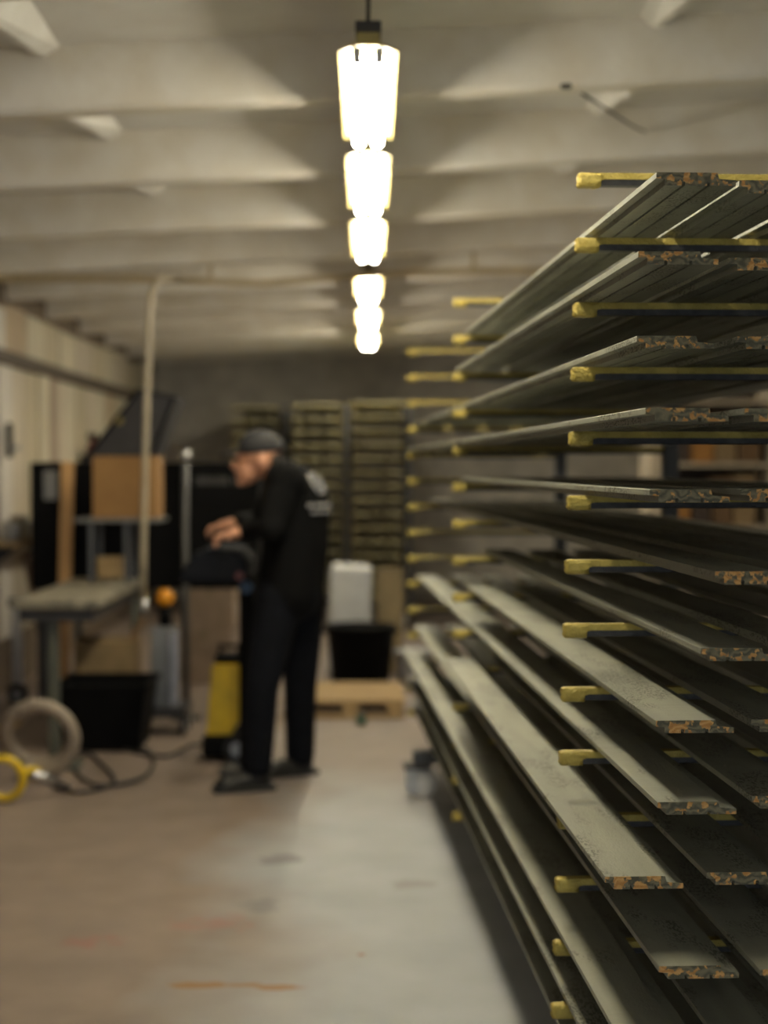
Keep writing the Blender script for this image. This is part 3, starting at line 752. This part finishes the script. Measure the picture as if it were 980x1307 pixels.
shR, elR, wrR = J(360, 618, 7.28), J(338, 666, 7.42), J(303, 667, 7.32)
hipL, knL, anL = J(356, 765, 7.01), J(334, 878, 6.96), J(328, 975, 7.0)
hipR, knR, anR = J(385, 765, 7.20), J(383, 878, 7.26), J(383, 962, 7.36)
toeL, toeR = J(290, 1000, 6.96), J(362, 983, 7.32)
# body: torso, neck, head, arms with hands, legs in one skin
b = MB()
chain(b, [pel, spn, che, nck], [.125, .12, .13, .06])
chain(b, [nck, hd + Vector((.02, 0, -.03))], [.058, .055])
b.ell(hd + Vector((.008, 0, .022)), (.098, .076, .098))                       # cranium
b.ell(hd + Vector((-.045, 0, -.055)), (.058, .055, .068), (0, .35, 0))        # face and jaw
b.ell(hd + Vector((-.108, 0, -.035)), (.020, .014, .024), (0, .5, 0))         # nose
b.ell(hd + Vector((-.090, 0, .004)), (.016, .048, .012))                      # brow
b.ell(hd + Vector((-.088, 0, -.083)), (.018, .028, .010))                     # lips
b.ell(hd + Vector((-.075, 0, -.112)), (.026, .03, .018))                      # chin
for s in (-1, 1): b.ell(hd + Vector((.022, s * .079, -.022)), (.026, .012, .036), (0, -.2, 0))
for sh, el, wr in ((shL, elL, wrL), (shR, elR, wrR)):
    chain(b, [che * .4 + sh * .6, sh, el, wr], [.06, .055, .042, .028])
def hand(b, wr, side):
    """palm over the hood, four bent fingers and a thumb leaving the side of the palm"""
    f = Vector((-1, 0.0, -.25)).normalized(); sd = Vector((0, side, 0)); up = f.cross(sd)
    if up.z < 0: up = -up
    pc = wr + f * .055
    b.ell(pc, (.056, .047, .026), (0, -.25, 0)); b.ell(wr + f * .02, (.04, .035, .028))
    for k, (off, ln) in enumerate(((-.032, .070), (-.011, .080), (.011, .075), (.032, .058))):
        a = pc + f * .036 + sd * off
        k1 = a + f * ln * .5 + up * .006; k2 = k1 + (f * .6 - up * .8).normalized() * ln * .32; k3 = k2 + (f * .1 - up).normalized() * ln * .25
        chain(b, [a, k1, k2, k3], [.0125, .012, .011, .0095], 8)
    a = wr + f * .03 - sd * .034
    chain(b, [a, a + (f * .7 - sd * .7) * .034, a + (f * .9 - sd * .55) * .062 - up * .012], [.0135, .012, .010], 8)
hand(b, wrL, 1); hand(b, wrR, -1)
for hp_, kn, an in ((hipL, knL, anL), (hipR, knR, anR)):
    chain(b, [pel * .5 + hp_ * .5, hp_, kn, an], [.09, .085, .055, .038])
link('body', baked(b, .0065, 3, M_SKIN, 'body'), man)
# face details
for s in (-1, 1): MB().ell(hd + Vector((-.086, s * .031, -.018)), (.008, .013, .008), seg=10).obj('eye', mat('eye_dark', (.03, .02, .015), .2), man)
# jacket
j = MB()
chain(j, [pel + Vector((.0, 0, .0)), spn, che], [.152, .152, .160], 18)
for y_ in (-.075, .075):
    chain(j, [pel + Vector((0, y_, -.02)), spn + Vector((0, y_, 0)), che + Vector((0, y_, .01))], [.128, .122, .125], 16)
chain(j, [che + Vector((0, 0, .06)), nck + Vector((.03, 0, .0))], [.115, .070])
chain(j, [shL, shR], [.095, .095]); chain(j, [che, shL], [.11, .09]); chain(j, [che, shR], [.11, .09])
for sh, el, wr in ((shL, elL, wrL), (shR, elR, wrR)):
    chain(j, [sh, el, el * .1 + wr * .9], [.083, .066, .048])
jk = link('jacket', baked(j, .011, 5, M_JACKET, 'jacket'), man)
# collar
MB().tube([nck + Vector((.025 + .068 * math.cos(a), .072 * math.sin(a), .018 + .02 * math.cos(a))) for a in [2 * math.pi * k / 20 for k in range(20)]], .016, 8, closed=True).obj('collar', M_JACKET, jk)
# pale round print on the back, ring with strokes
def back_pt(u, v): return None
# trousers
t_ = MB()
chain(t_, [pel + Vector((0, -.06, -.01)), pel + Vector((0, .06, -.01))], [.14, .14])
for hp_, kn, an in ((hipL, knL, anL), (hipR, knR, anR)):
    chain(t_, [pel * .6 + hp_ * .4, hp_, hp_ * .5 + kn * .5, kn, kn * .45 + an * .55, an], [.118, .112, .094, .078, .074, .070])
link('trousers', baked(t_, .010, 4, M_TROUS, 'trousers'), man)
# shoes
for an, to in ((anL, toeL), (anR, toeR)):
    dxy = Vector((to.x - an.x, to.y - an.y, 0)).normalized(); ang = math.atan2(dxy.y, dxy.x)
    s_ = MB()
    c0 = Vector((an.x, an.y, .05))
    s_.ell(c0 + dxy * -.01 + Vector((0, 0, .005)), (.06, .046, .052), (0, 0, ang)); s_.ell(c0 + dxy * .06 + Vector((0, 0, -.005)), (.09, .045, .04), (0, 0, ang))
    s_.ell(c0 + dxy * .135 + Vector((0, 0, -.014)), (.065, .048, .032), (0, 0, ang)); chain(s_, [c0, c0 + Vector((0, 0, .075))], [.048, .052])
    so = link('shoe', baked(s_, .008, 4, M_SHOE, 'shoe'), man)
    sl = MB().box((0, 0, .0125), (.285, .098, .025), None, .010)
    sl.obj('sole', M_RUBBER, so, c0 + dxy * .06 + Vector((0, 0, -.05)), (0, 0, ang))
# cap
cp = MB().ell(hd + Vector((.012, 0, .035)), (.107, .085, .090), (0, .12, 0))
cut = hd.z + .020
for v in cp.bm.verts:
    lim = cut + (v.co.x - hd.x) * .12
    if v.co.z < lim: v.co.z = lim
co = cp.obj('cap', M_CAP, man)
br = MB().ell(hd + Vector((-.115, 0, .022)), (.062, .070, .010), (0, -.22, 0)); br.obj('peak', M_CAP, co)
MB().ell(hd + Vector((.075, 0, -.012)), (.035, .066, .050)).obj('hair', mat('dark_hair', (.03, .022, .016), .7), man)
# round pale emblem and short strokes printed on the back of the jacket
from mathutils.bvhtree import BVHTree
bvh = BVHTree.FromPolygons([v.co[:] for v in jk.data.vertices], [p.vertices[:] for p in jk.data.polygons])
M_PRINT = mat('pale_print', (.34, .34, .36), .7)
dirn = Vector((-.78, .62, -.12)).normalized()
cen = che + Vector((0, 0, .01)) - dirn * .6
uax = dirn.cross(Vector((0, 0, 1))).normalized(); vax = uax.cross(dirn).normalized()
def onback(u, v):
    hit = bvh.ray_cast(cen + uax * u + vax * v, dirn)
    return (hit[0] + hit[1] * .002) if hit[0] else None
def stroke(poly, wd, nm):
    pts_ = [onback(*q) for q in poly]; pts_ = [p for p in pts_ if p]
    if len(pts_) > 1: MB().tube(pts_, wd, 6).obj(nm, M_PRINT, jk)
stroke([(.045 * math.cos(a), .055 + .045 * math.sin(a)) for a in [2 * math.pi * k / 20 for k in range(21)]], .007, 'emblem_ring')
for k in range(3): stroke([(-.03 + .0 * k, .035 + .02 * k), (.03, .035 + .02 * k)], .005, 'emblem_stroke')
for k in range(5): stroke([(-.10 + k * .045, -.045), (-.075 + k * .045, -.045)], .009, 'print_mark')
for k in range(4): stroke([(-.08 + k * .045, -.075), (-.05 + k * .045, -.075)], .007, 'print_mark')
